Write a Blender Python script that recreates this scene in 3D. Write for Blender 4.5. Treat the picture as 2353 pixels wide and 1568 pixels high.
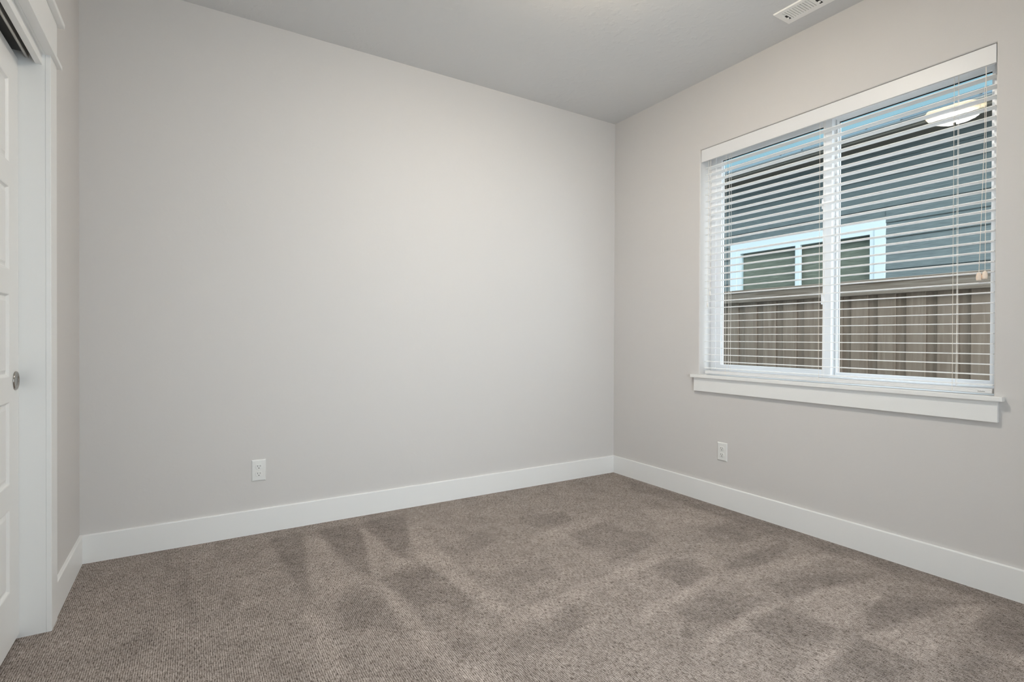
import bpy, bmesh, math, random
import numpy as np
from mathutils import Vector, Matrix

random.seed(7)
S = bpy.context.scene
for o in list(bpy.data.objects):
    bpy.data.objects.remove(o)
C = S.collection

# ------------------------------------------------------------------ camera
CAM_P = (-2.85267, -3.11957, 1.05645)
YAW, PITCH, ROLL = 0.549046, -0.006095, 0.003729
cam = bpy.data.cameras.new('camera')
cam.sensor_width = 36.0
cam.lens = 1208.377 / 2353.0 * 36.0
cam.clip_start = 0.02
cam.clip_end = 200
co = bpy.data.objects.new('camera', cam)
C.objects.link(co)
fw = Vector((math.sin(YAW) * math.cos(PITCH), math.cos(YAW) * math.cos(PITCH), math.sin(PITCH)))
rt = Vector((math.cos(YAW), -math.sin(YAW), 0))
up = rt.cross(fw)
r2 = rt * math.cos(ROLL) + up * math.sin(ROLL)
u2 = -rt * math.sin(ROLL) + up * math.cos(ROLL)
m = Matrix.Identity(4)
for i in range(3):
    m[i][0], m[i][1], m[i][2], m[i][3] = r2[i], u2[i], -fw[i], CAM_P[i]
co.matrix_world = m
S.camera = co

# ------------------------------------------------------------------ world: pale blue sky, brighter overhead
LAMP_STRENGTH = 128.0
SKY_STRENGTH = 1.14
FILL_SKY = (8.3, 8.7, 9.3)
w = bpy.data.worlds.new('sky')
S.world = w
w.use_nodes = True
nt = w.node_tree
nt.nodes.clear()
tc = nt.nodes.new('ShaderNodeTexCoord')
sp = nt.nodes.new('ShaderNodeSeparateXYZ')
cr = nt.nodes.new('ShaderNodeValToRGB')
cr.color_ramp.elements[0].position = 0.0
cr.color_ramp.elements[0].color = (0.30, 0.52, 0.66, 1)
cr.color_ramp.elements[1].position = 1.0
cr.color_ramp.elements[1].color = (4.4, 4.7, 5.1, 1)
e = cr.color_ramp.elements.new(0.42)
e.color = (0.32, 0.54, 0.64, 1)
e = cr.color_ramp.elements.new(0.6)
e.color = (3.6, 3.9, 4.3, 1)
bg = nt.nodes.new('ShaderNodeBackground')
bg.inputs['Strength'].default_value = SKY_STRENGTH
wo = nt.nodes.new('ShaderNodeOutputWorld')
nt.links.new(tc.outputs['Generated'], sp.inputs[0])
nt.links.new(sp.outputs['Z'], cr.inputs[0])
# sky glow added on this side to push fill light through the rear window
mdot = nt.nodes.new('ShaderNodeVectorMath'); mdot.operation = 'DOT_PRODUCT'; mdot.inputs[1].default_value = (-0.24, -0.96, 0.12)
mmax = nt.nodes.new('ShaderNodeMath'); mmax.operation = 'MAXIMUM'; mmax.inputs[1].default_value = 0.0
mpow = nt.nodes.new('ShaderNodeMath'); mpow.operation = 'POWER'; mpow.inputs[1].default_value = 4.0
vsc = nt.nodes.new('ShaderNodeVectorMath'); vsc.operation = 'SCALE'; vsc.inputs[0].default_value = FILL_SKY
vad = nt.nodes.new('ShaderNodeVectorMath'); vad.operation = 'ADD'
nt.links.new(tc.outputs['Generated'], mdot.inputs[0]); nt.links.new(mdot.outputs['Value'], mmax.inputs[0])
nt.links.new(mmax.outputs[0], mpow.inputs[0]); nt.links.new(mpow.outputs[0], vsc.inputs['Scale'])
nt.links.new(cr.outputs[0], vad.inputs[0]); nt.links.new(vsc.outputs[0], vad.inputs[1])
nt.links.new(vad.outputs[0], bg.inputs['Color'])
nt.links.new(bg.outputs[0], wo.inputs['Surface'])

S.view_settings.view_transform = 'Standard'
S.view_settings.look = 'None'
S.view_settings.gamma = 1.0
S.view_settings.exposure = 0.0
S.view_settings.use_curve_mapping = False
S.cycles.use_denoising = True
S.cycles.max_bounces = 12
S.cycles.diffuse_bounces = 8
S.cycles.transparent_max_bounces = 16
S.cycles.caustics_reflective = False
S.cycles.caustics_refractive = False
S.cycles.sample_clamp_indirect = 6.0

# ------------------------------------------------------------------ helpers
def srgb(r, g, b):
    def f(c):
        c /= 255.0
        return c / 12.92 if c <= 0.04045 else ((c + 0.055) / 1.055) ** 2.4
    return (f(r), f(g), f(b), 1)

def mat(name, col, rough=0.5, metal=0.0, spec=0.5, bump=None, bscale=100, bdist=0.001, bdetail=3):
    mt = bpy.data.materials.new(name)
    mt.use_nodes = True
    n = mt.node_tree
    p = n.nodes['Principled BSDF']
    p.inputs['Base Color'].default_value = col
    p.inputs['Roughness'].default_value = rough
    p.inputs['Metallic'].default_value = metal
    p.inputs['Specular IOR Level'].default_value = spec
    if bump:
        t = n.nodes.new('ShaderNodeTexCoord')
        ns = n.nodes.new('ShaderNodeTexNoise')
        ns.inputs['Scale'].default_value = bscale
        ns.inputs['Detail'].default_value = bdetail
        b = n.nodes.new('ShaderNodeBump')
        b.inputs['Strength'].default_value = bump
        b.inputs['Distance'].default_value = bdist
        n.links.new(t.outputs['Object'], ns.inputs['Vector'])
        n.links.new(ns.outputs['Fac'], b.inputs['Height'])
        n.links.new(b.outputs['Normal'], p.inputs['Normal'])
    return mt

def add_box(bm, x0, x1, y0, y1, z0, z1, bev=0.0, seg=2):
    t = bmesh.new()
    r = bmesh.ops.create_cube(t, size=1.0)
    for v in t.verts:
        v.co = Vector(((x0 + x1) / 2 + v.co.x * (x1 - x0), (y0 + y1) / 2 + v.co.y * (y1 - y0), (z0 + z1) / 2 + v.co.z * (z1 - z0)))
    if bev > 0:
        bmesh.ops.bevel(t, geom=t.edges[:], offset=bev, segments=seg, affect='EDGES', profile=0.5)
    me = bpy.data.meshes.new('tmp')
    t.to_mesh(me)
    t.free()
    bm.from_mesh(me)
    bpy.data.meshes.remove(me)

def loft(bm, loops, close_ends=True, closed=True):
    """loops: list of equal-length point lists, bridged in order"""
    vs = [[bm.verts.new(p) for p in lp] for lp in loops]
    n = len(loops[0])
    for a, b in zip(vs[:-1], vs[1:]):
        for i in range(n if closed else n - 1):
            j = (i + 1) % n
            bm.faces.new((a[i], a[j], b[j], b[i]))
    if close_ends:
        bm.faces.new(vs[0][::-1])
        bm.faces.new(vs[-1])
    return vs

def tube(bm, pts, r, n=8):
    pts = [Vector(p) for p in pts]
    loops = []
    for i, p in enumerate(pts):
        d = (pts[min(i + 1, len(pts) - 1)] - pts[max(i - 1, 0)]).normalized()
        a = d.cross(Vector((1, 0.3, 0))).normalized()
        b = d.cross(a)
        loops.append([p + a * r * math.cos(2 * math.pi * k / n) + b * r * math.sin(2 * math.pi * k / n) for k in range(n)])
    loft(bm, loops)

def lathe(bm, prof, origin, axis, n=40):
    """prof: (radius, height along axis)"""
    ax = Vector(axis).normalized()
    a = ax.cross(Vector((0.3, 0.1, 1)) if abs(ax.z) < 0.9 else Vector((1, 0, 0))).normalized()
    b = ax.cross(a)
    o = Vector(origin)
    loops = []
    for r, h in prof:
        r = max(r, 1e-5)
        loops.append([o + ax * h + a * r * math.cos(2 * math.pi * k / n) + b * r * math.sin(2 * math.pi * k / n) for k in range(n)])
    loft(bm, loops)

def obj(name, bm, material, parent=None, smooth=False, loc=None):
    bmesh.ops.recalc_face_normals(bm, faces=bm.faces[:])
    me = bpy.data.meshes.new(name)
    bm.to_mesh(me)
    bm.free()
    me.materials.append(material)
    if smooth:
        for p in me.polygons:
            p.use_smooth = True
    o = bpy.data.objects.new(name, me)
    C.objects.link(o)
    if parent is not None:
        o.parent = parent
        o.matrix_parent_inverse = Matrix.Identity(4)
        o.location = -Vector(parent['_o']) if '_o' in parent else (0, 0, 0)
    if loc is not None:
        o.location = loc
    return o

def tag(o, label=None, cat=None, group=None, kind=None):
    if label: o['label'] = label
    if cat: o['category'] = cat
    if group: o['group'] = group
    if kind: o['kind'] = kind
    return o

def thing(name, loc, label=None, cat=None, group=None, kind=None):
    """Empty at a thing's base; its parts are built in world coordinates"""
    o = bpy.data.objects.new(name, None)
    o.empty_display_size = 0.05
    o.location = loc
    o['_o'] = loc
    C.objects.link(o)
    return tag(o, label, cat, group, kind)

def B(*a, **k):
    bm = bmesh.new()
    add_box(bm, *a, **k)
    return bm

# ------------------------------------------------------------------ materials
M = {}
def wall_paint(name, col, bs, bd, sc):
    mt = mat(name, col, rough=0.75, spec=0.3)
    n = mt.node_tree
    p = n.nodes['Principled BSDF']
    t = n.nodes.new('ShaderNodeTexCoord')
    a = n.nodes.new('ShaderNodeTexNoise'); a.inputs['Scale'].default_value = sc; a.inputs['Detail'].default_value = 4
    b = n.nodes.new('ShaderNodeTexNoise'); b.inputs['Scale'].default_value = 9; b.inputs['Detail'].default_value = 2
    rmp = n.nodes.new('ShaderNodeValToRGB')
    rmp.color_ramp.elements[0].position = 0.52; rmp.color_ramp.elements[1].position = 0.66
    mul = n.nodes.new('ShaderNodeMath'); mul.operation = 'MULTIPLY'
    mul2 = n.nodes.new('ShaderNodeMath'); mul2.operation = 'MULTIPLY'; mul2.inputs[1].default_value = bd
    bp = n.nodes.new('ShaderNodeBump'); bp.inputs['Strength'].default_value = bs; bp.inputs['Distance'].default_value = 0.002
    n.links.new(t.outputs['Object'], a.inputs['Vector']); n.links.new(t.outputs['Object'], b.inputs['Vector'])
    n.links.new(a.outputs['Fac'], rmp.inputs[0]); n.links.new(rmp.outputs[0], mul.inputs[0]); n.links.new(b.outputs['Fac'], mul.inputs[1])
    n.links.new(mul.outputs[0], mul2.inputs[0]); n.links.new(mul2.outputs[0], bp.inputs['Height']); n.links.new(bp.outputs['Normal'], p.inputs['Normal'])
    return mt
M['wall'] = wall_paint('wall_paint', srgb(209, 206, 204), 0.25, 0.6, 28)
M['ceil'] = wall_paint('ceiling_paint', srgb(215, 215, 215), 0.6, 1.0, 22)
M['trim'] = mat('trim_paint', srgb(234, 234, 233), rough=0.38)
M['vinyl'] = mat('window_vinyl', srgb(243, 243, 244), rough=0.35)
M['slat'] = mat('blind_slat', srgb(246, 246, 246), rough=0.4)
M['valance'] = mat('blind_valance', srgb(226, 226, 227), rough=0.4)
M['cord'] = mat('blind_cord', srgb(240, 232, 222), rough=0.8)
M['tassel'] = mat('tassel_wood', srgb(240, 222, 205), rough=0.45)
M['tassel_w'] = mat('tassel_plastic', srgb(235, 232, 228), rough=0.4)
M['plate'] = mat('outlet_plastic', srgb(226, 226, 224), rough=0.3)
M['dark'] = mat('dark_slot', (0.012, 0.012, 0.012, 1), rough=0.7)
M['slot'] = mat('slot_grey', (0.10, 0.10, 0.10, 1), rough=0.6)
M['vent'] = mat('vent_enamel', srgb(244, 243, 240), rough=0.4)
M['nickel'] = mat('satin_nickel', (0.42, 0.39, 0.36, 1), rough=0.22, metal=1.0)
M['alu'] = mat('track_aluminium', (0.50, 0.48, 0.45, 1), rough=0.35, metal=0.9)
M['gasket'] = mat('black_gasket', (0.02, 0.02, 0.022, 1), rough=0.6)
M['label'] = mat('grey_label', (0.22, 0.21, 0.20, 1), rough=0.5)

def glass_mat(name, tint, ior=1.5, rough=0.0):
    mt = bpy.data.materials.new(name)
    mt.use_nodes = True
    n = mt.node_tree
    n.nodes.clear()
    out = n.nodes.new('ShaderNodeOutputMaterial')
    mix = n.nodes.new('ShaderNodeMixShader')
    tr = n.nodes.new('ShaderNodeBsdfTransparent'); tr.inputs[0].default_value = tint
    gl = n.nodes.new('ShaderNodeBsdfGlossy'); gl.inputs['Roughness'].default_value = rough
    gl.inputs[0].default_value = (1, 1, 1, 1)
    fr = n.nodes.new('ShaderNodeFresnel')
    ge = n.nodes.new('ShaderNodeNewGeometry')
    mx = n.nodes.new('ShaderNodeMix'); mx.data_type = 'FLOAT'
    mx.inputs[2].default_value = ior; mx.inputs[3].default_value = 1.0 / ior
    n.links.new(ge.outputs['Backfacing'], mx.inputs[0])
    n.links.new(mx.outputs[0], fr.inputs['IOR'])
    n.links.new(fr.outputs[0], mix.inputs[0])
    n.links.new(tr.outputs[0], mix.inputs[1]); n.links.new(gl.outputs[0], mix.inputs[2])
    n.links.new(mix.outputs[0], out.inputs['Surface'])
    return mt
M['glass'] = glass_mat('window_glass', (0.95, 0.985, 0.985, 1), ior=1.22)

# carpet -----------------------------------------------------------
def carpet_mat():
    mt = bpy.data.materials.new('carpet')
    mt.use_nodes = True
    n = mt.node_tree
    p = n.nodes['Principled BSDF']
    p.inputs['Roughness'].default_value = 0.95
    p.inputs['Specular IOR Level'].default_value = 0.1
    L = n.links.new
    def math_(op, a=None, b=None, va=None, vb=None):
        q = n.nodes.new('ShaderNodeMath'); q.operation = op
        if a is not None: L(a, q.inputs[0])
        if b is not None: L(b, q.inputs[1])
        if va is not None: q.inputs[0].default_value = va
        if vb is not None: q.inputs[1].default_value = vb
        return q.outputs[0]
    t = n.nodes.new('ShaderNodeTexCoord')
    s = n.nodes.new('ShaderNodeSeparateXYZ'); L(t.outputs['Object'], s.inputs[0])
    def noise(sx, sy, detail=2, rough=0.5, off=0.0):
        mp = n.nodes.new('ShaderNodeMapping')
        mp.inputs['Scale'].default_value = (sx, sy, 1); mp.inputs['Location'].default_value = (off, off * 1.7, 0)
        L(t.outputs['Object'], mp.inputs['Vector'])
        q = n.nodes.new('ShaderNodeTexNoise'); q.inputs['Scale'].default_value = 1.0
        q.inputs['Detail'].default_value = detail; q.inputs['Roughness'].default_value = rough
        L(mp.outputs[0], q.inputs['Vector'])
        return q.outputs['Fac']
    warp = math_('MULTIPLY', noise(22, 16, 2), vb=0.0032)
    xw = math_('ADD', s.outputs['X'], warp)
    ridge = math_('SINE', math_('MULTIPLY', xw, vb=2 * math.pi / 0.0066))
    ridge = math_('MULTIPLY_ADD', ridge, vb=0.5); ridge.node.inputs[2].default_value = 0.5
    streak = noise(190, 55, 2, 0.6, 3.1)
    fine = noise(420, 330, 2, 0.6, 9.7)
    cross = noise(75, 330, 1, 0.5, 1.3)
    dash = noise(520, 50, 1, 0.5, 6.6)
    blotch = noise(8, 6.5, 4, 0.6, 5.0)
    def dark_where_low(f, edge, width):
        c = n.nodes.new('ShaderNodeMapRange'); c.interpolation_type = 'SMOOTHSTEP'
        c.inputs['From Min'].default_value = edge - width; c.inputs['From Max'].default_value = edge + width
        L(f, c.inputs['Value'])
        return c.outputs[0]
    v = math_('MULTIPLY', math_('MULTIPLY', ridge, noise(35, 18, 2, 0.6, 12.3)), vb=0.30)
    v = math_('ADD', v, math_('MULTIPLY', streak, vb=0.40))
    v = math_('ADD', v, math_('MULTIPLY', fine, vb=0.70))
    v = math_('ADD', v, math_('MULTIPLY', dark_where_low(dash, 0.43, 0.07), vb=0.17))
    v = math_('ADD', v, math_('MULTIPLY', dark_where_low(cross, 0.38, 0.06), vb=0.14))
    v = math_('SUBTRACT', v, vb=0.385)
    cr = n.nodes.new('ShaderNodeValToRGB')
    el = cr.color_ramp.elements
    el[0].position = 0.24; el[0].color = srgb(66, 59, 54)
    el[1].position = 0.80; el[1].color = srgb(199, 189, 183)
    e = el.new(0.42); e.color = srgb(121, 111, 104)
    e = el.new(0.56); e.color = srgb(161, 151, 145)
    L(v, cr.inputs[0])
    at = n.nodes.new('ShaderNodeAttribute'); at.attribute_name = 'nap'
    nap = math_('ADD', math_('MULTIPLY', at.outputs['Fac'], vb=0.21), math_('MULTIPLY', math_('SUBTRACT', blotch, vb=0.5), vb=0.68))
    gain = math_('ADD', nap, vb=1.06)
    hs = n.nodes.new('ShaderNodeVectorMath'); hs.operation = 'SCALE'
    L(cr.outputs[0], hs.inputs[0]); L(gain, hs.inputs['Scale'])
    L(hs.outputs[0], p.inputs['Base Color'])
    bp = n.nodes.new('ShaderNodeBump'); bp.inputs['Strength'].default_value = 0.6; bp.inputs['Distance'].default_value = 0.003
    L(v, bp.inputs['Height']); L(bp.outputs['Normal'], p.inputs['Normal'])
    return mt
M['carpet'] = carpet_mat()

NAP = [(-1,[(-2.504,-0.13),(-2.336,-0.094),(-2.419,-0.742),(-2.453,-0.857),(-2.486,-0.511)]),(-1,[(-2.274,-0.131),(-2.039,-0.122),(-2.105,-0.518),(-2.172,-0.818),(-2.211,-0.756),(-2.244,-0.387)]),(-1,[(-2.023,-0.132),(-1.755,-0.095),(-1.851,-0.412),(-1.977,-0.732),(-2.013,-0.621),(-2.019,-0.311)]),(-1,[(-2.154,-0.865),(-1.924,-0.828),(-1.893,-0.985),(-1.888,-1.26),(-1.955,-1.308),(-2.012,-1.185),(-2.089,-1.169),(-2.129,-1.052)]),(-0.9,[(-2.352,-0.934),(-2.201,-0.926),(-2.187,-1.14),(-2.211,-1.288),(-2.294,-1.238),(-2.376,-1.189)]),(-0.7,[(-2.663,-1.242),(-2.595,-1.176),(-2.599,-1.32),(-2.636,-1.346)]),(-0.7,[(-2.755,-0.738),(-2.703,-0.641),(-2.677,-0.785),(-2.72,-0.929)]),(-0.8,[(-1.204,-0.492),(-0.915,-0.561),(-0.953,-0.707),(-1.177,-0.758),(-1.247,-0.596)]),(-0.8,[(-1.113,-0.853),(-0.771,-0.816),(-0.839,-1.073),(-1.05,-1.15),(-1.152,-1.041)]),(-0.6,[(-1.771,-0.67),(-1.403,-0.564),(-1.375,-0.697),(-1.724,-0.839)]),(-0.6,[(-1.73,-1.083),(-1.394,-1.037),(-1.446,-1.215),(-1.735,-1.289)]),(-0.8,[(-1.862,-1.498),(-1.548,-1.465),(-1.545,-1.583),(-1.85,-1.691),(-1.925,-1.602)]),(-0.6,[(-2.116,-1.239),(-1.999,-1.282),(-2.004,-1.51),(-2.093,-1.586),(-2.137,-1.474)]),(0.9,[(-1.816,-0.317),(-1.751,-0.326),(-1.799,-0.923),(-1.802,-1.4),(-1.858,-1.394),(-1.893,-0.985),(-1.93,-0.76)]),(0.8,[(-2.052,-0.235),(-2.022,-0.31),(-1.983,-0.771),(-2.041,-0.799),(-2.165,-0.803)]),(0.9,[(-2.166,-0.858),(-2.133,-0.914),(-2.102,-1.45),(-2.049,-1.728),(-2.154,-1.665),(-2.195,-1.44),(-2.178,-1.115)]),(0.7,[(-2.334,-0.179),(-2.261,-0.195),(-2.245,-0.774),(-2.191,-0.843),(-2.366,-0.877),(-2.429,-0.934),(-2.419,-0.742)]),(0.8,[(-1.837,-1.407),(-0.919,-1.322),(-0.976,-1.375),(-1.426,-1.442),(-1.723,-1.53),(-1.884,-1.534)]),(0.6,[(-1.364,-0.812),(-0.92,-0.727),(-0.804,-0.796),(-1.296,-0.955)]),(0.6,[(-2.462,-0.974),(-2.428,-1.051),(-2.427,-1.481),(-2.506,-1.434)]),(-1,[(-2.909,-0.583),(-2.865,-0.275),(-2.834,-0.669),(-2.849,-0.777)]),(-0.8,[(-3.053,-0.887),(-2.971,-0.809),(-2.938,-0.956),(-3.007,-1.014)]),(-1,[(-0.909,-1.372),(-0.792,-1.431),(-0.876,-1.577),(-1.065,-1.609),(-1.072,-1.49),(-1.025,-1.393)]),(-1,[(-0.549,-1.516),(-0.212,-1.537),(-0.293,-1.595),(-0.558,-1.651),(-0.667,-1.608),(-0.783,-1.581)]),(-0.9,[(-0.459,-1.215),(-0.063,-1.188),(-0.041,-1.434),(-0.402,-1.423),(-0.532,-1.372)]),(-1,[(-0.733,-1.772),(-0.549,-1.804),(-0.331,-1.873),(-0.225,-1.998),(-0.406,-1.968),(-0.598,-1.908),(-0.794,-1.894)]),(-1,[(-1.067,-1.901),(-0.866,-1.916),(-0.852,-2.114),(-0.938,-2.14),(-1.116,-2.081),(-1.12,-1.965)]),(-1,[(-1.243,-1.735),(-0.981,-1.659),(-0.86,-1.838),(-1.101,-1.88),(-1.29,-1.902),(-1.365,-1.857)]),(-1,[(-0.635,-2.102),(-0.394,-2.084),(-0.234,-2.248),(-0.136,-2.307),(-0.314,-2.264),(-0.668,-2.211),(-0.772,-2.188)]),(-1,[(-1.023,-2.195),(-0.842,-2.197),(-0.826,-2.256),(-0.827,-2.369),(-0.974,-2.378),(-1.184,-2.251)]),(-0.9,[(-0.386,-2.367),(-0.171,-2.35),(-0.098,-2.425),(-0.468,-2.519),(-0.53,-2.435)]),(-0.8,[(-0.768,-2.404),(-0.592,-2.444),(-0.57,-2.545),(-0.659,-2.568),(-0.843,-2.457)]),(-0.8,[(-0.094,-0.286),(0.011,-0.881),(-0.005,-1.605),(0.013,-2.396),(-0.116,-2.429),(-0.148,-1.682),(-0.163,-1.018),(-0.223,-0.418)]),(-0.8,[(-0.951,-1.01),(-0.749,-1.041),(-0.746,-1.189),(-0.987,-1.254),(-1.174,-1.259)]),(0.9,[(-1.211,-1.324),(-0.869,-1.325),(-0.878,-1.355),(-1.233,-1.393)]),(0.9,[(-1.32,-1.627),(-0.828,-1.596),(-0.844,-1.627),(-1.263,-1.692),(-1.426,-1.713)]),(0.9,[(-1.273,-1.873),(-0.812,-1.883),(-0.821,-1.911),(-1.154,-1.932),(-1.344,-1.944)]),(0.9,[(-0.794,-1.894),(-0.557,-1.915),(-0.175,-1.998),(-0.191,-2.039),(-0.54,-2.096),(-0.817,-2.121),(-0.843,-2.078)]),(0.9,[(-1.198,-2.166),(-0.907,-2.171),(-0.897,-2.189),(-1.14,-2.212),(-1.258,-2.2)]),(0.9,[(-0.829,-2.18),(-0.299,-2.241),(-0.148,-2.332),(-0.269,-2.352),(-0.649,-2.363),(-0.815,-2.354)]),(0.7,[(-0.863,-1.693),(-0.569,-1.751),(-0.184,-1.76),(-0.23,-1.683),(-0.7,-1.631),(-0.853,-1.642)]),(0.6,[(-0.85,-1.498),(-0.733,-1.524),(-0.673,-1.418),(-0.854,-1.334)]),(0.7,[(-0.491,-0.785),(-0.193,-0.924),(-0.205,-1.173),(-0.63,-1.082)]),(0.7,[(-0.748,-2.479),(-0.468,-2.519),(-0.533,-2.535),(-0.702,-2.516)])]
def build_floor():
    x0, x1, y0, y1, st = -3.96, 0.0, -3.80, 0.0, 0.015
    nx, ny = int((x1 - x0) / st) + 1, int((y1 - y0) / st) + 1
    xs, ys = np.linspace(x0, x1, nx), np.linspace(y0, y1, ny)
    X, Y = np.meshgrid(xs, ys)
    rng = np.random.RandomState(3)
    nap = np.zeros_like(X)
    for val, pts in NAP:
        P = np.array(pts)
        inside = np.zeros(X.shape, bool)
        dist = np.full(X.shape, 9.0)
        k = len(P)
        for i in range(k):
            ax, ay = P[i]; bx, by = P[(i + 1) % k]
            c = ((ay > Y) != (by > Y))
            with np.errstate(divide='ignore', invalid='ignore'):
                xi = (bx - ax) * (Y - ay) / (by - ay + 1e-12) + ax
            inside ^= c & (X < xi)
            dx, dy = bx - ax, by - ay
            t = np.clip(((X - ax) * dx + (Y - ay) * dy) / (dx * dx + dy * dy + 1e-9), 0, 1)
            dist = np.minimum(dist, np.hypot(X - ax - t * dx, Y - ay - t * dy))
        sd = np.where(inside, dist, -dist)
        wgt = np.clip(sd / 0.024 + 0.5, 0, 1)
        nap += val * wgt * (3 * wgt - 2 * wgt * wgt if False else 1)
    nap = np.clip(nap, -1.0, 1.0)
    verts = np.stack([X.ravel(), Y.ravel(), np.zeros(X.size)], 1)
    idx = np.arange(nx * ny).reshape(ny, nx)
    f = np.stack([idx[:-1, :-1].ravel(), idx[:-1, 1:].ravel(), idx[1:, 1:].ravel(), idx[1:, :-1].ravel()], 1)
    me = bpy.data.meshes.new('floor')
    me.from_pydata(verts.tolist(), [], f.tolist())
    a = me.attributes.new('nap', 'FLOAT', 'POINT')
    a.data.foreach_set('value', nap.ravel().astype(np.float32))
    me.materials.append(M['carpet'])
    o = bpy.data.objects.new('floor', me)
    C.objects.link(o)
    return tag(o, 'brown grey ribbed carpet with vacuum marks', None, kind='structure')
build_floor()

# ------------------------------------------------------------------ room shell
H = 2.74
XL = -3.291          # plane of the closet wall
YF = -3.78           # wall behind the camera
OY0, OY1, OZ0, OZ1 = -2.300, -0.815, 0.802, 2.291     # window opening

def rect(x, y0, y1, z0, z1):
    return [(x, y0, z0), (x, y1, z0), (x, y1, z1), (x, y0, z1)]

tag(obj('ceiling', B(-4.1, 0.2, YF - 0.1, 0.15, H, H + 0.12), M['ceil']), kind='structure')
tag(obj('wall_back', B(-4.1, 0.165, 0.0, 0.12, -0.15, H), M['wall']), kind='structure')
# wall behind the camera, with an unseen window added to brighten the room
WX0, WX1, WZ0, WZ1 = -2.70, -1.25, 0.35, 2.20
bm = bmesh.new()
add_box(bm, -4.1, WX0, YF - 0.14, YF, -0.15, H)
add_box(bm, WX1, 0.165, YF - 0.14, YF, -0.15, H)
add_box(bm, WX0, WX1, YF - 0.14, YF, -0.15, WZ0)
add_box(bm, WX0, WX1, YF - 0.14, YF, WZ1, H)
tag(obj('wall_front', bm, M['wall']), kind='structure')
w2 = thing('fill_window', ((WX0 + WX1) / 2, YF - 0.1, WZ0), 'unseen white vinyl window added behind the camera for fill light', kind='structure')
bm = bmesh.new()
for a_ in ((WX0, WX0 + 0.05, WZ0, WZ1), (WX1 - 0.05, WX1, WZ0, WZ1), (WX0, WX1, WZ0, WZ0 + 0.05), (WX0, WX1, WZ1 - 0.05, WZ1), (-2.0, -1.95, WZ0, WZ1)):
    add_box(bm, a_[0], a_[1], YF - 0.13, YF - 0.08, a_[2], a_[3])
obj('window_frame', bm, M['vinyl'], w2)
obj('glass_pane', B(WX0 + 0.04, WX1 - 0.04, YF - 0.107, YF - 0.104, WZ0 + 0.04, WZ1 - 0.04), M['glass'], w2)

bm = bmesh.new()   # window wall with a soft rounded drywall return
loops = [rect(0, YF, 0.0, -0.15, H)]
R_ = 0.007
for k in range(6):
    a = k / 5 * math.pi / 2
    off = R_ * (1 - math.sin(a)); xx = R_ * (1 - math.cos(a))
    loops.append(rect(xx, OY0 - off, OY1 + off, OZ0 - off, OZ1 + off))
loops.append(rect(0.165, OY0, OY1, OZ0, OZ1))
loops.append(rect(0.165, YF, 0.0, -0.15, H))
vs = loft(bm, loops, close_ends=False)
n = 4
for i in range(n):
    j = (i + 1) % n
    bm.faces.new((vs[-1][i], vs[-1][j], vs[0][j], vs[0][i]))
tag(obj('wall_right', bm, M['wall']), kind='structure')

DY1, DY0, DZ = -0.660, -2.16, 2.053      # closet opening between the jambs
bm = bmesh.new()
add_box(bm, XL - 0.14, XL, DY1 + 0.018, 0.0, -0.02, H)
add_box(bm, XL - 0.14, XL, YF, DY0 - 0.018, -0.02, H)
add_box(bm, XL - 0.14, XL, DY0 - 0.018, DY1 + 0.018, DZ + 0.018, H)
add_box(bm, -4.06, -3.96, YF, 0.0, -0.02, H)          # back of the closet
add_box(bm, -3.96, XL - 0.14, -0.38, -0.28, -0.02, H)
add_box(bm, -3.96, XL - 0.14, -2.6, -2.5, -0.02, H)
tag(obj('wall_left', bm, M['wall']), kind='structure')

BH, BT = 0.132, 0.0125
def base_prof(p0, p1, nrm):
    p0, p1, nn = Vector(p0), Vector(p1), Vector(nrm)
    prof = [(0, -0.01), (BT, -0.01), (BT, BH - 0.0040), (BT - 0.0012, BH - 0.0012), (BT - 0.0040, BH), (0, BH)]
    bm = bmesh.new()
    loft(bm, [[p + nn * a + Vector((0, 0, b)) for a, b in prof] for p in (p0, p1)])
    return bm
tag(obj('baseboard_back', base_prof((XL, 0, 0), (0, 0, 0), (0, -1, 0)), M['trim']), kind='structure')
tag(obj('baseboard_right', base_prof((0, -BT, 0), (0, YF, 0), (-1, 0, 0)), M['trim']), kind='structure')
tag(obj('baseboard_left', base_prof((XL, -BT, 0), (XL, -0.566, 0), (1, 0, 0)), M['trim']), kind='structure')

# ------------------------------------------------------------------ window stool and apron
t = thing('trim_1', (0, -1.55, 0.802), 'white painted window stool and apron under the blind', 'window sill', kind='structure')
bm = bmesh.new()
add_box(bm, -0.033, 0.0, -2.336, -0.768, 0.802, 0.8205, bev=0.0015)
add_box(bm, -0.004, 0.113, OY0, OY1, 0.803, 0.8203)
obj('window_stool', bm, M['trim'], t)
obj('apron', B(-0.018, 0.0, -2.318, -0.786, 0.7135, 0.802, bev=0.0012), M['trim'], t)

# ------------------------------------------------------------------ window
W = thing('window_1', (0.115, -1.55, 0.82), 'white vinyl sliding window with two panes behind the blind', 'window', kind='structure')
def ring(x0, x1, o, i, step=None):
    """rectangular frame; o, i = (y0, y1, z0, z1) outside and inside"""
    bm = bmesh.new()
    lp = [rect(x0, *o), rect(x0, *i), rect(x1, *i), rect(x1, *o)]
    vs = loft(bm, lp, close_ends=False)
    for k in range(4):
        j = (k + 1) % 4
        bm.faces.new((vs[-1][k], vs[-1][j], vs[0][j], vs[0][k]))
    es = [e for e in bm.edges if len(e.link_faces) == 2 and e.calc_face_angle(0) > 0.5]
    bmesh.ops.bevel(bm, geom=es, offset=0.0015, segments=2, affect='EDGES')
    return bm
obj('window_frame', ring(0.113, 0.195, (OY0, OY1, 0.803, OZ1), (-2.262, -0.849, 0.852, 2.262)), M['vinyl'], W)
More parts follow.
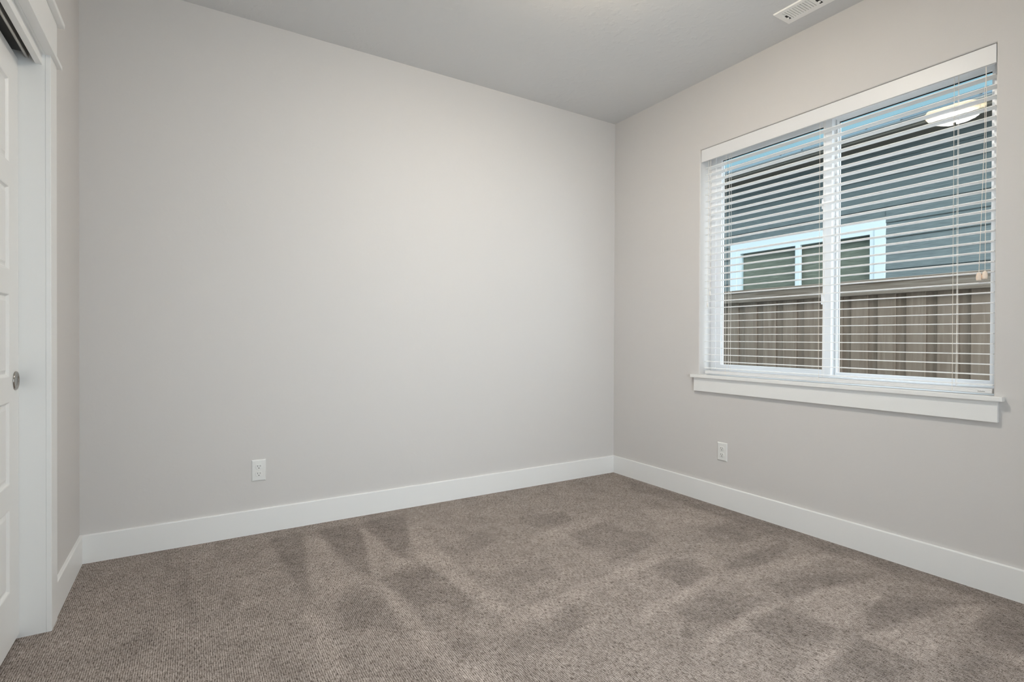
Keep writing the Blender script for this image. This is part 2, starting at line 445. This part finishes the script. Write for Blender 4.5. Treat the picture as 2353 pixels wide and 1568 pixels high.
s = obj('sliding_sash', ring(0.120, 0.150, (-1.583, -0.849, 0.852, 2.262), (-1.539, -0.888, 0.886, 2.226)), M['vinyl'], W)
obj('fixed_sash', ring(0.150, 0.180, (-2.262, -1.549, 0.852, 2.262), (-2.243, -1.600, 0.874, 2.240)), M['vinyl'], W)
bm = bmesh.new()
for yy in (-1.590, -1.578, -1.568):
    add_box(bm, 0.147, 0.1505, yy - 0.0008, yy + 0.0008, 0.86, 2.25)
obj('sash_groove', bm, mat('vinyl_groove', (0.42, 0.44, 0.46, 1), rough=0.6), W)
obj('glass_pane', B(0.134, 0.137, -1.541, -0.886, 0.884, 2.228), M['glass'], W)
obj('glass_pane', B(0.166, 0.169, -2.245, -1.598, 0.872, 2.242), M['glass'], W)
for (x, a, b, z0, z1) in ((0.1325, -1.5385, -0.8885, 0.887, 2.2255), (0.1645, -2.2425, -1.6005, 0.875, 2.2395)):
    bm = bmesh.new()
    add_box(bm, x, x + 0.001, a, b, z1 - 0.006, z1)
    add_box(bm, x, x + 0.001, b - 0.0015, b, z0, z1)
    obj('glazing_gasket', bm, M['gasket'], W)
for z in (1.80, 1.275):
    bm = B(0.114, 0.126, -1.541, -1.532, z - 0.028, z + 0.028, bev=0.003)
    add_box(bm, 0.110, 0.121, -1.548, -1.536, z - 0.012, z + 0.012, bev=0.002)
    obj('sash_latch', bm, M['vinyl'], W)

# ------------------------------------------------------------------ blind
BL = thing('window_blind', (0.045, -1.555, 0.8205), 'white two inch faux wood horizontal blind hanging inside the window recess, slats open', 'window blind')
SY0, SY1 = -2.291, -0.839
SX0, SX1 = 0.020, 0.070
obj('valance', B(0.0015, 0.0125, OY0 + 0.0015, -0.8215, 2.209, 2.2875, bev=0.0015), M['valance'], BL)
obj('headrail', B(0.016, 0.072, -2.294, -0.834, 2.232, 2.280, bev=0.002), M['slat'], BL)
me_slat = None
for k in range(31):
    z = 2.1690 - 0.0435 * k
    if me_slat is None:
        bm = bmesh.new()
        pr = []
        for a, b in ((SX0, 0), (SX0 + 0.0004, 0.0016), (SX0 + 0.012, 0.0022), (0.045, 0.0026), (SX1 - 0.012, 0.0022), (SX1 - 0.0006, 0.0013), (SX1, 0), (SX1 - 0.0006, -0.0013), (SX1 - 0.012, -0.0007), (0.045, -0.0003), (SX0 + 0.012, -0.0007), (SX0 + 0.0004, -0.0016)):
            pr.append((a - 0.045, b))
        loft(bm, [[(a, y + 1.555, b) for a, b in pr] for y in (SY0, SY1)])
        s0 = obj('slat', bm, M['slat'])
        me_slat = s0.data
    else:
        s0 = s0.copy()
        C.objects.link(s0)
    s0.parent = BL
    s0.location = (0, 0, z - 0.8205)
bm = bmesh.new()
prof = [(0.020, 0.831), (0.022, 0.829), (0.068, 0.829), (0.070, 0.831), (0.070, 0.845), (0.067, 0.8485), (0.045, 0.8495), (0.024, 0.8485), (0.0215, 0.8475), (0.0205, 0.8435), (0.0215, 0.8425), (0.0215, 0.8410), (0.020, 0.8400)]
loft(bm, [[(a, y, b) for a, b in prof] for y in (-2.289, -0.845)])
br = obj('bottom_rail', bm, M['valance'], BL)
bm = bmesh.new()
for i in range(9):
    yy = -2.243 - i * 0.0027
    add_box(bm, 0.0194, 0.0202, yy - 0.0009, yy + 0.0009, 0.8345, 0.8345 + (0.0028 if i % 3 else 0.0036))
lb = obj('maker_mark', bm, M['label'])
lb.parent = br
for y, wob in ((-0.996, 0.0), (-1.573, 0.0), (-2.152, 0.0)):
    bm = bmesh.new()
    tube(bm, [(0.0185, y, 2.234), (0.0185, y - 0.001, 1.5), (0.0185, y - 0.002, 0.829)], 0.0008, 6)
    tube(bm, [(0.0715, y, 2.234), (0.0715, y - 0.001, 1.5), (0.0715, y - 0.001, 0.85)], 0.0008, 6)
    for k in range(31):
        z = 2.1690 - 0.0435 * k - 0.0017
        tube(bm, [(0.0185, y, z), (0.0715, y, z)], 0.0005, 4)
    obj('ladder_string', bm, M['cord'], BL)
    bm = bmesh.new()
    yb = y - 0.006
    tube(bm, [(0.045, yb, 2.234), (0.0455, yb + 0.001, 1.6), (0.0445, yb - 0.001, 1.2), (0.045, yb, 0.849)], 0.0009, 6)
    obj('lift_cord', bm, M['cord'], BL)

def bell(h, r):
    return [(0.0015, h), (r * 0.55, h - 0.0015), (r * 0.8, h * 0.84), (r * 0.97, h * 0.55), (r, h * 0.35), (r * 0.93, h * 0.12), (r * 0.85, 0.0), (r * 0.6, 0.0), (r * 0.5, 0.006)]
# lift pulls on the right: one doubled cord that parts into two
bm = bmesh.new()
tube(bm, [(0.012, -2.2625, 2.225), (0.0115, -2.2630, 2.205), (0.011, -2.2635, 2.155)], 0.0018, 6)
pc = obj('pull_cord', bm, M['cord'], BL)
for (ya, yb, zt) in ((-2.2595, -2.2455, 1.308), (-2.2660, -2.2655, 1.312)):
    bm = bmesh.new()
    tube(bm, [(0.011, -2.2633, 2.16), (0.010, -2.2595 if ya > -2.262 else -2.265, 2.12), (0.010, (ya * 2 - 2.263) / 3, 1.95), (0.010, ya * 0.75 + yb * 0.25, 1.75), (0.010, yb * 0.6 + ya * 0.4, 1.55), (0.010, yb, zt + 0.031)], 0.0010, 6)
    c = obj('pull_cord', bm, M['cord'], BL)
    bm = bmesh.new()
    lathe(bm, bell(0.034, 0.0098), (0.010, yb, zt), (0, 0, 1), 20)
    tq = obj('tassel', bm, M['tassel'], None, smooth=True)
    tq.parent = c
# tilt cords on the left
for (ya, zt) in ((-0.8685, 1.262), (-0.8855, 1.335)):
    bm = bmesh.new()
    tube(bm, [(0.014, ya, 2.232), (0.013, ya - 0.001, 1.8), (0.013, ya, zt + 0.026)], 0.0010, 6)
    c = obj('tilt_cord', bm, M['cord'], BL)
    bm = bmesh.new()
    lathe(bm, bell(0.028, 0.0065), (0.013, ya, zt), (0, 0, 1), 16)
    tq = obj('tassel', bm, M['tassel_w'], None, smooth=True)
    tq.parent = c

# ------------------------------------------------------------------ power outlets
def outlet(name, label):
    """built facing -y at the origin (plate centre), then turned"""
    t = bpy.data.objects.new(name, None)
    C.objects.link(t)
    tag(t, label, 'outlet', 'white duplex outlets above the baseboards')
    def part(nm, bm, m_, par=t, smooth=False):
        o = obj(nm, bm, m_, None, smooth)
        o.parent = par
        return o
    bm = bmesh.new()
    w_, h_, d_ = 0.035, 0.0572, 0.006
    lp = []
    for ins, dep in ((0, 0), (0, 0.0018), (0.0012, 0.0038), (0.004, 0.0055), (0.006, d_)):
        lp.append([(-w_ + ins, -dep, -h_ + ins), (w_ - ins, -dep, -h_ + ins), (w_ - ins, -dep, h_ - ins), (-w_ + ins, -dep, h_ - ins)])
    loft(bm, lp)
    pl = part('faceplate', bm, M['plate'])
    for cz in (0.0195, -0.0195):
        bm = bmesh.new()
        ol = []
        for k in range(40):
            a = 2 * math.pi * k / 40
            ol.append((0.0172 * math.cos(a), max(-0.0133, min(0.0133, 0.0172 * math.sin(a)))))
        loft(bm, [[(x * s_, -y_, cz + z * s_) for x, z in ol] for s_, y_ in ((1.0, 0.005), (1.0, 0.0078), (0.95, 0.0086))])
        r = part('socket', bm, M['plate'])
        bm = bmesh.new()
        add_box(bm, -0.0075, -0.0050, -0.0089, -0.0080, cz - 0.0005, cz + 0.0080)
        add_box(bm, 0.0052, 0.0074, -0.0089, -0.0080, cz + 0.0005, cz + 0.0072)
        part('blade_slot', bm, M['slot'], r)
        bm = bmesh.new()
        lathe(bm, [(0.0025, 0.0), (0.0025, 0.0009)], (0, -0.0080, cz - 0.0068), (0, -1, 0), 16)
        part('ground_hole', bm, M['dark'], r)
    bm = bmesh.new()
    lathe(bm, [(0.0033, 0), (0.0033, 0.0008), (0.0026, 0.0014)], (0, -d_, 0), (0, -1, 0), 16)
    part('screw', bm, M['plate'])
    return t

def copy_tree(o, parent=None):
    c = o.copy()
    C.objects.link(c)
    c.parent = parent
    for ch in [q for q in bpy.data.objects if q.parent == o]:
        copy_tree(ch, c)
    return c
oa = outlet('power_outlet', 'white duplex outlet on the long back wall, left of the corner')
oa.location = (-2.5385, 0, 0.3395)
bpy.context.view_layer.update()
ob = copy_tree(oa)
ob.location = (0, -0.9960, 0.3457)
ob.rotation_euler = (0, 0, -math.pi / 2)
ob['label'] = 'white duplex outlet on the window wall, below the window'

# ------------------------------------------------------------------ ceiling vent
V = thing('ceiling_vent', (-0.203, -1.66, H), 'white slotted metal air register on the ceiling beside the window wall', 'vent')
VX0, VX1, VY1, VY0 = -0.2735, -0.133, -1.487, -1.845
SXa, SXb = -0.251, -0.170
bm = bmesh.new()
# face plate built as strips between the slots, with turned-down edges
ys = []
y = -1.5235
while y > -1.655:
    ys.append(y); y -= 0.01295
y = -1.7085
while y > -1.83:
    ys.append(y); y -= 0.01295
zf, zb = H - 0.0075, H - 0.0060
add_box(bm, VX0 + 0.002, SXa, VY0 + 0.002, VY1 - 0.002, zf, zb)
add_box(bm, SXb, VX1 - 0.002, VY0 + 0.002, VY1 - 0.002, zf, zb)
prev = VY1 - 0.002
for yy in ys:
    add_box(bm, SXa, SXb, yy + 0.0025, prev, zf, zb)
    prev = yy - 0.0025
add_box(bm, SXa, SXb, VY0 + 0.002, prev, zf, zb)
lp = []
for ins, z in ((-0.0, H), (0.0, H - 0.003), (0.0022, zf)):
    lp.append([(VX0 + ins, VY0 + ins, z), (VX1 - ins, VY0 + ins, z), (VX1 - ins, VY1 - ins, z), (VX0 + ins, VY1 - ins, z)])
loft(bm, lp, close_ends=False)
obj('register_face', bm, M['vent'], V)
obj('duct_box', B(VX0 + 0.02, VX1 - 0.02, VY0 + 0.02, VY1 - 0.02, H - 0.0035, H - 0.0010), M['gasket'], V)
for yy in ys:
    bm = bmesh.new()
    lpv = [[(x, yy - 0.0005, zb), (x, yy - 0.0017, zb), (x, yy + 0.0045, H - 0.0035), (x, yy + 0.0057, H - 0.0035)] for x in (SXa, SXb)]
    loft(bm, lpv)
    obj('louver', bm, M['vent'], V)
bm = B(-0.2175, -0.176, -1.5255, -1.5150, zf - 0.0006, zf + 0.0008)
obj('lever_slot', bm, M['dark'], V)
obj('lever_slot', B(-0.214, -0.168, -1.6845, -1.6700, zf - 0.0006, zf + 0.0008), M['dark'], V)
obj('damper_lever', B(-0.196, -0.186, -1.6835, -1.6720, H - 0.014, zf, bev=0.0015), M['vent'], V)
bm = B(-0.1975, -0.1895, -1.5245, -1.5170, H - 0.017, zf, bev=0.0015)
obj('damper_lever', bm, M['vent'], V)
for yy in (-1.5045, -1.8275):
    bm = bmesh.new()
    lathe(bm, [(0.0035, 0), (0.0035, 0.0008), (0.002, 0.0018)], (-0.2085, yy, zf), (0, 0, -1), 14)
    obj('screw', bm, M['vent'], V)

# ------------------------------------------------------------------ ceiling lamp (lights the room, shows mirrored in the pane)
LX, LY = -1.45, -1.560
CL = thing('ceiling_lamp', (LX, LY, H), 'flush white glass bowl ceiling lamp, seen mirrored in the window pane', 'ceiling lamp')
bm = bmesh.new()
lathe(bm, [(0.01, 0), (0.075, 0), (0.080, -0.006), (0.076, -0.024), (0.01, -0.026)], (LX, LY, H), (0, 0, 1), 48)
obj('lamp_base', bm, M['nickel'], CL, smooth=True)
bm = bmesh.new()
lathe(bm, [(0.006, 0), (0.006, -0.115)], (LX, LY, H - 0.02), (0, 0, 1), 12)
obj('lamp_stem', bm, M['nickel'], CL, smooth=True)
bm = bmesh.new()
prof = [(0.168, 0.0), (0.171, -0.004), (0.168, -0.014), (0.155, -0.036), (0.130, -0.057), (0.094, -0.074), (0.052, -0.083), (0.012, -0.085)]
prof += [(r_ * 0.975, z_ + 0.005) for r_, z_ in prof[::-1]]
nl = 48
vs = [[bm.verts.new((LX + r_ * math.cos(2 * math.pi * k / nl), LY + r_ * math.sin(2 * math.pi * k / nl), H - 0.055 + z_)) for k in range(nl)] for r_, z_ in prof]
for a_, b_ in zip(vs, vs[1:] + vs[:1]):
    for k in range(nl):
        bm.faces.new((a_[k], a_[(k + 1) % nl], b_[(k + 1) % nl], b_[k]))
dm = bpy.data.materials.new('lamp_glass')
dm.use_nodes = True
n_ = dm.node_tree
p_ = n_.nodes['Principled BSDF']
p_.inputs['Base Color'].default_value = (0.8, 0.75, 0.65, 1)
tc_ = n_.nodes.new('ShaderNodeTexCoord')
mp_ = n_.nodes.new('ShaderNodeMapping'); mp_.inputs['Location'].default_value = (-LX, -LY, 0); mp_.inputs['Scale'].default_value = (1, 1, 0)
ln_ = n_.nodes.new('ShaderNodeVectorMath'); ln_.operation = 'LENGTH'
dv_ = n_.nodes.new('ShaderNodeMath'); dv_.operation = 'DIVIDE'; dv_.inputs[1].default_value = 0.171
cr_ = n_.nodes.new('ShaderNodeValToRGB')
cr_.color_ramp.elements[0].position = 0.0; cr_.color_ramp.elements[0].color = (1.0, 0.985, 0.93, 1)
cr_.color_ramp.elements[1].position = 1.0; cr_.color_ramp.elements[1].color = (0.34, 0.27, 0.15, 1)
e_ = cr_.color_ramp.elements.new(0.88); e_.color = (0.48, 0.40, 0.30, 1)
e_ = cr_.color_ramp.elements.new(0.70); e_.color = (0.82, 0.80, 0.76, 1)
n_.links.new(tc_.outputs['Object'], mp_.inputs[0]); n_.links.new(mp_.outputs[0], ln_.inputs[0])
n_.links.new(ln_.outputs['Value'], dv_.inputs[0]); n_.links.new(dv_.outputs[0], cr_.inputs[0])
n_.links.new(cr_.outputs[0], p_.inputs['Emission Color'])
p_.inputs['Emission Strength'].default_value = LAMP_STRENGTH
obj('glass_bowl', bm, dm, CL, smooth=True)
bm = bmesh.new()
lathe(bm, [(0.004, 0.0), (0.012, -0.004), (0.009, -0.012), (0.006, -0.018), (0.001, -0.021)], (LX, LY, H - 0.138), (0, 0, 1), 20)
obj('finial', bm, M['nickel'], CL, smooth=True)

# ------------------------------------------------------------------ closet: jamb, casing, head, fascia, track, doors
tj = thing('trim_2', (XL, DY1, 0), 'white painted closet door jamb', kind='structure')
bm = bmesh.new()
add_box(bm, XL - 0.148, XL, DY1, DY1 + 0.018, -0.01, DZ + 0.018)
add_box(bm, XL - 0.148, XL, DY0 - 0.018, DY0, -0.01, DZ + 0.018)
add_box(bm, XL - 0.148, XL, DY0, DY1, DZ, DZ + 0.018)
obj('jamb', bm, M['trim'], tj)
FX = -3.2755
tcs = thing('trim_3', (XL, -0.61, 0), 'white flat casing board at the right side of the closet', kind='structure')
obj('casing', B(XL, FX, -0.6612, -0.566, -0.01, 2.056, bev=0.0016), M['trim'], tcs)
obj('casing', B(XL, FX, DY0 - 0.094, DY0 + 0.0012, -0.01, 2.056, bev=0.0016), M['trim'], tcs)
th = thing('trim_4', (XL, -1.4, 2.06), 'white craftsman head casing with cap over the closet', kind='structure')
HY0, HY1 = DY0 - 0.098, -0.560
obj('bead', B(XL, -3.2625, HY0 - 0.015, HY1 + 0.014, 2.0535, 2.068, bev=0.001), M['trim'], th)
obj('head_board', B(XL, FX, HY0, HY1, 2.068, 2.214, bev=0.001), M['trim'], th)
obj('cap', B(XL, -3.2565, HY0 - 0.026, HY1 + 0.026, 2.214, 2.233, bev=0.0015), M['trim'], th)
tf = thing('trim_5', (XL, -1.4, 2.03), 'white fascia board hiding the closet door track', kind='structure')
obj('fascia', B(-3.3185, -3.2995, DY0, DY1, 2.016, DZ, bev=0.001), M['trim'], tf)
tr = thing('door_track', (-3.338, -1.41, 2.04), 'metal sliding door track above the white closet door', 'door track')
obj('rail', B(-3.3430, -3.3335, DY0 + 0.005, DY1 - 0.006, 2.026, 2.049, bev=0.003), M['alu'], tr)
obj('mounting_plate', B(-3.425, -3.3200, DY0 + 0.005, DY1 - 0.004, 2.047, DZ), M['slot'], tr)

def panel_door(name, y0, y1, z0, z1, xf, thick, panels, label):
    """slab with moulded panels on the +x face; panels = list of (y0, y1, z0, z1)"""
    t = thing(name, (xf, (y0 + y1) / 2, z0), label, None, kind='structure')
    bm = bmesh.new()
    ycut = sorted({y0, y1} | {p[0] for p in panels} | {p[1] for p in panels})
    zcut = sorted({z0, z1} | {p[2] for p in panels} | {p[3] for p in panels})
    g = {}
    def v(x, y, z):
        k = (round(x, 6), round(y, 6), round(z, 6))
        if k not in g: g[k] = bm.verts.new(k)
        return g[k]
    for a, b in zip(ycut[:-1], ycut[1:]):
        for c, d in zip(zcut[:-1], zcut[1:]):
            if any(p[0] <= a and b <= p[1] and p[2] <= c and d <= p[3] for p in panels):
                continue
            bm.faces.new((v(xf, a, c), v(xf, b, c), v(xf, b, d), v(xf, a, d)))
    for p in panels:
        pv = None
        for ins, dep in ((0, 0), (0.003, 0.0012), (0.006, 0.0052), (0.009, 0.0080), (0.013, 0.0085), (0.018, 0.0072), (0.023, 0.0048), (0.0255, 0.0040)):
            cur = [v(xf - dep, p[0] + ins, p[2] + ins), v(xf - dep, p[1] - ins, p[2] + ins), v(xf - dep, p[1] - ins, p[3] - ins), v(xf - dep, p[0] + ins, p[3] - ins)]
            if pv:
                for i in range(4):
                    j = (i + 1) % 4
                    bm.faces.new((pv[i], pv[j], cur[j], cur[i]))
            pv = cur
        bm.faces.new(pv)
    # sides and back
    add_box(bm, xf - thick, xf - 0.0095, y0, y1, z0, z1)
    for (ya, yb, za, zb_) in ((y0, y1, z0, z0), (y0, y1, z1, z1)):
        bm.faces.new([bm.verts.new(q) for q in ((xf, ya, za), (xf, yb, za), (xf - 0.0095, yb, za), (xf - 0.0095, ya, za))])
    for ya in (y0, y1):
        bm.faces.new([bm.verts.new(q) for q in ((xf, ya, z0), (xf, ya, z1), (xf - 0.0095, ya, z1), (xf - 0.0095, ya, z0))])
    obj('door_panel', bm, M['trim'], t)
    return t
PZ = [(0.203, 0.480), (0.562, 0.838), (0.920, 1.196), (1.275, 1.553), (1.631, 1.909)]
d1 = panel_door('door_1', -1.43, DY1 - 0.001, 0.016, 2.0175, -3.363, 0.035, [(-1.43 + 0.106, -0.766, a, b) for a, b in PZ], 'white five panel sliding closet door')
bm = bmesh.new()
lathe(bm, [(0.0325, 0.0003), (0.0325, 0.0018), (0.0315, 0.0036), (0.0295, 0.0046), (0.0275, 0.0040), (0.0262, 0.0025), (0.0250, 0.0012), (0.0200, 0.0006), (0.001, 0.0005)], (-3.363, -0.6985, 0.9035), (1, 0, 0), 40)
obj('finger_pull', bm, M['nickel'], d1, smooth=True)
d2 = panel_door('door_2', -2.158, -1.39, 0.016, 2.0175, -3.408, 0.030, [(-2.158 + 0.106, -1.39 - 0.106, a, b) for a, b in PZ], 'white five panel sliding closet door behind the first')

# ------------------------------------------------------------------ outdoors
GZ = -0.36
def siding_mat(name, c1, c2):
    mt = mat(name, c1, rough=0.55, spec=0.3)
    n = mt.node_tree
    p = n.nodes['Principled BSDF']
    t = n.nodes.new('ShaderNodeTexCoord')
    mp = n.nodes.new('ShaderNodeMapping'); mp.inputs['Scale'].default_value = (1, 3, 60)
    a = n.nodes.new('ShaderNodeTexNoise'); a.inputs['Scale'].default_value = 3; a.inputs['Detail'].default_value = 4
    r = n.nodes.new('ShaderNodeValToRGB')
    r.color_ramp.elements[0].color = c1; r.color_ramp.elements[1].color = c2
    r.color_ramp.elements[0].position = 0.35; r.color_ramp.elements[1].position = 0.65
    n.links.new(t.outputs['Object'], mp.inputs[0]); n.links.new(mp.outputs[0], a.inputs['Vector'])
    n.links.new(a.outputs['Fac'], r.inputs[0]); n.links.new(r.outputs[0], p.inputs['Base Color'])
    b = n.nodes.new('ShaderNodeBump'); b.inputs['Strength'].default_value = 0.4; b.inputs['Distance'].default_value = 0.002
    n.links.new(a.outputs['Fac'], b.inputs['Height']); n.links.new(b.outputs[0], p.inputs['Normal'])
    return mt
M['siding'] = siding_mat('slate_siding', srgb(88, 96, 96), srgb(107, 116, 115))
M['own'] = siding_mat('tan_siding', srgb(128, 122, 108), srgb(140, 134, 120))
M['otrim'] = mat('exterior_trim', srgb(196, 206, 208), rough=0.5)
M['soffit'] = mat('soffit_paint', srgb(92, 86, 76), rough=0.7)
M['gutter'] = mat('gutter_paint', srgb(78, 84, 84), rough=0.4)
M['inside'] = mat('far_room', srgb(70, 80, 72), rough=0.8)
M['nreflection'] = siding_mat('painted_siding_reflection', srgb(98, 94, 80), srgb(128, 124, 108))  # painted streaks standing for siding mirrored in the neighbour's pane

def shingle_mat():
    mt = mat('asphalt_shingle', srgb(120, 128, 140), rough=0.85)
    n = mt.node_tree
    p = n.nodes['Principled BSDF']
    t = n.nodes.new('ShaderNodeTexCoord')
    br = n.nodes.new('ShaderNodeTexBrick')
    br.inputs['Scale'].default_value = 1.0
    br.inputs['Brick Width'].default_value = 0.9; br.inputs['Row Height'].default_value = 0.33
    br.inputs['Mortar Size'].default_value = 0.010
    br.inputs['Color1'].default_value = srgb(104, 122, 130); br.inputs['Color2'].default_value = srgb(70, 84, 92)
    br.inputs['Mortar'].default_value = srgb(52, 60, 66)
    mp = n.nodes.new('ShaderNodeMapping'); mp.inputs['Rotation'].default_value = (0, 0, math.pi / 2)
    n.links.new(t.outputs['Object'], mp.inputs[0]); n.links.new(mp.outputs[0], br.inputs['Vector'])
    n.links.new(br.outputs['Color'], p.inputs['Base Color'])
    return mt
M['shingle'] = shingle_mat()

def wood_mat(name, c1, c2, vertical=True):
    mt = mat(name, c1, rough=0.85, spec=0.2)
    n = mt.node_tree
    p = n.nodes['Principled BSDF']
    t = n.nodes.new('ShaderNodeTexCoord')
    oi = n.nodes.new('ShaderNodeObjectInfo')
    mp = n.nodes.new('ShaderNodeMapping'); mp.inputs['Scale'].default_value = (14, 40, 2.2) if vertical else (14, 2.2, 40)
    ad = n.nodes.new('ShaderNodeVectorMath'); ad.operation = 'ADD'
    sc = n.nodes.new('ShaderNodeVectorMath'); sc.operation = 'SCALE'; sc.inputs[0].default_value = (7, 3, 11)
    n.links.new(oi.outputs['Random'], sc.inputs['Scale'])
    a = n.nodes.new('ShaderNodeTexNoise'); a.inputs['Scale'].default_value = 1; a.inputs['Detail'].default_value = 5; a.inputs['Distortion'].default_value = 0.8
    r = n.nodes.new('ShaderNodeValToRGB')
    r.color_ramp.elements[0].color = c1; r.color_ramp.elements[1].color = c2
    r.color_ramp.elements[0].position = 0.3; r.color_ramp.elements[1].position = 0.7
    n.links.new(t.outputs['Object'], mp.inputs[0]); n.links.new(mp.outputs[0], ad.inputs[0]); n.links.new(sc.outputs[0], ad.inputs[1])
    n.links.new(ad.outputs[0], a.inputs['Vector'])
    n.links.new(a.outputs['Fac'], r.inputs[0]); n.links.new(r.outputs[0], p.inputs['Base Color'])
    b = n.nodes.new('ShaderNodeBump'); b.inputs['Strength'].default_value = 0.5; b.inputs['Distance'].default_value = 0.003
    n.links.new(a.outputs['Fac'], b.inputs['Height']); n.links.new(b.outputs[0], p.inputs['Normal'])
    return mt
M['picket'] = wood_mat('fence_wood', srgb(108, 94, 81), srgb(129, 115, 102))
M['rail'] = wood_mat('fence_rail_wood', srgb(92, 80, 68), srgb(131, 121, 110), False)

# ground between the houses
tag(obj('ground', B(0.165, 12, -9, 9, GZ - 0.1, GZ), mat('gravel', srgb(120, 114, 104), rough=0.95, bump=0.8, bscale=60, bdist=0.02)), 'strip of gravel ground outside between the houses', 'ground', kind='structure')

def lap_wall(bm, x, y0, y1, z0, z1, ref, sgn, holes=()):
    """lap siding boards facing -x (sgn -1) or +x; ref = one lap line height"""
    ex = 0.1558
    k0 = math.floor((z0 - ref) / ex)
    z = ref + k0 * ex
    while z < z1:
        a, b = max(z, z0), min(z + ex, z1)
        spans = [(y0, y1)]
        for (h0, h1, hz0, hz1) in holes:
            if a < hz1 - 0.02 and b > hz0 + 0.02:
                spans = [s for (p0, p1) in spans for s in ((p0, h0), (h1, p1)) if s[1] > s[0]]
        for (p0, p1) in spans:
            lo, hi = x + sgn * 0.016, x + sgn * 0.004
            pts = lambda yy: [(x, yy, a), (lo, yy, a), (hi, yy, b), (x, yy, b)]
            loft(bm, [pts(p0), pts(p1)])
        z += ex

NH = thing('neighbour_house', (3.05, 0.3, GZ), 'slate blue house with lap siding and white trimmed window behind the fence', 'house')
bm = bmesh.new()
lap_wall(bm, 3.06, -4.5, 6.5, GZ + 0.1, 2.955, 1.7482, -1, [(-0.59, 1.155, 1.02, 2.25)])
add_box(bm, 3.06, 3.12, -4.5, -0.52, GZ, 3.0)
add_box(bm, 3.06, 3.12, 1.09, 6.5, GZ, 3.0)
add_box(bm, 3.06, 3.12, -0.52, 1.09, GZ, 1.08)
add_box(bm, 3.06, 3.12, -0.52, 1.09, 2.185, 3.0)
obj('siding', bm, M['siding'], NH)
obj('soffit', B(2.62, 3.06, -4.9, 6.9, 2.950, 2.970), M['soffit'], NH)
bm = bmesh.new()
gp = [(2.66, 3.012), (2.58, 3.017), (2.578, 3.006), (2.585, 2.990), (2.60, 2.972), (2.66, 2.968)]
loft(bm, [[(a, y, b) for a, b in gp] for y in (-4.9, 6.9)])
obj('gutter', bm, M['gutter'], NH)
bm = bmesh.new()
loft(bm, [[(2.585, y, 3.020), (4.95, y, 3.020 + 2.365 * 0.40), (4.95, y, 2.975 + 2.365 * 0.40), (2.66, y, 2.972)] for y in (-5.0, 7.0)])
for k in range(7):
    x_ = 2.60 + k * 0.33 + 0.03 * math.sin(k * 2.3)
    z_ = 3.020 + (x_ - 2.585) * 0.40
    loft(bm, [[(x_, y, z_ + 0.012), (x_ + 0.34, y, z_ + 0.34 * 0.40 + 0.001), (x_ + 0.34, y, z_ + 0.34 * 0.40 - 0.004), (x_, y, z_ - 0.004)] for y in (-5.0, 7.0)])
obj('roof', bm, M['shingle'], NH)
# neighbour window
def rx(x0, x1, o, i, bev=0.002):
    bm = bmesh.new()
    lp = [rect(x0, *o), rect(x0, *i), rect(x1, *i), rect(x1, *o)]
    vs = loft(bm, lp, close_ends=False)
    for k in range(4):
        j = (k + 1) % 4
        bm.faces.new((vs[-1][k], vs[-1][j], vs[0][j], vs[0][k]))
    return bm
fr = obj('window_frame', rx(3.03, 3.10, (-0.500, 1.068, 1.10, 2.165), (-0.455, 1.022, 1.145, 2.118)), M['otrim'], NH)
tw = obj('window_trim', rx(3.022, 3.06, (-0.591, 1.158, 1.01, 2.250), (-0.500, 1.068, 1.10, 2.165)), M['otrim'], NH)
def child(o, par):
    o.parent = par
    o.location = (0, 0, 0)
    return o
child(obj('meeting_stile', B(3.028, 3.07, 0.262, 0.318, 1.145, 2.118, bev=0.003), M['otrim']), fr)
child(obj('glass_pane', B(3.070, 3.073, -0.455, 1.022, 1.145, 2.118), M['glass']), fr)
child(obj('reflection_sheet', B(3.105, 3.115, -0.5, 1.06, 1.10, 2.16), M['nreflection']), fr)  # sheet behind the pane that carries the painted reflection
bm = bmesh.new()
for (a, b, c, d) in ((-0.455, 0.262, 1.145, 2.118), (0.318, 1.022, 1.145, 2.118)):
    pass
obj('house_core', B(3.13, 4.9, -4.4, 6.4, GZ, 2.9), M['inside'], NH)

# fence
F = thing('wooden_fence', (1.61, -0.8, GZ), 'weathered brown wooden board fence outside the window', 'fence')
rail_ = obj('top_rail', B(1.575, 1.612, -4.2, 4.2, 1.395, 1.492, bev=0.003), M['rail'], F)
obj('cap_board', B(1.565, 1.70, -4.2, 4.2, 1.4925, 1.512, bev=0.003), M['rail'], F)
obj('bottom_rail', B(1.648, 1.673, -4.2, 4.2, GZ + 0.25, GZ + 0.34), M['rail'], F)
P0 = None
for k in range(-16, 18):
    yc = -0.088 - 0.1875 * k
    for (x0, x1, yy, wd) in ((1.613, 1.629, yc, 0.118), (1.631, 1.647, yc - 0.094, 0.10)):
        if True:
            key = 'f' if x0 < 1.64 else 'b'
            if key not in globals().setdefault('_pk', {}):
                o = obj('picket', B(0, 0.016, -wd / 2, wd / 2, GZ + 0.03, 1.49, bev=0.002), M['picket'])
                _pk[key] = o
            else:
                o = _pk[key].copy()
                C.objects.link(o)
            o.parent = F
            o.location = (x0 - 1.61, yy + 0.8, -GZ)

for o in bpy.data.objects:
    if '_o' in o:
        del o['_o']
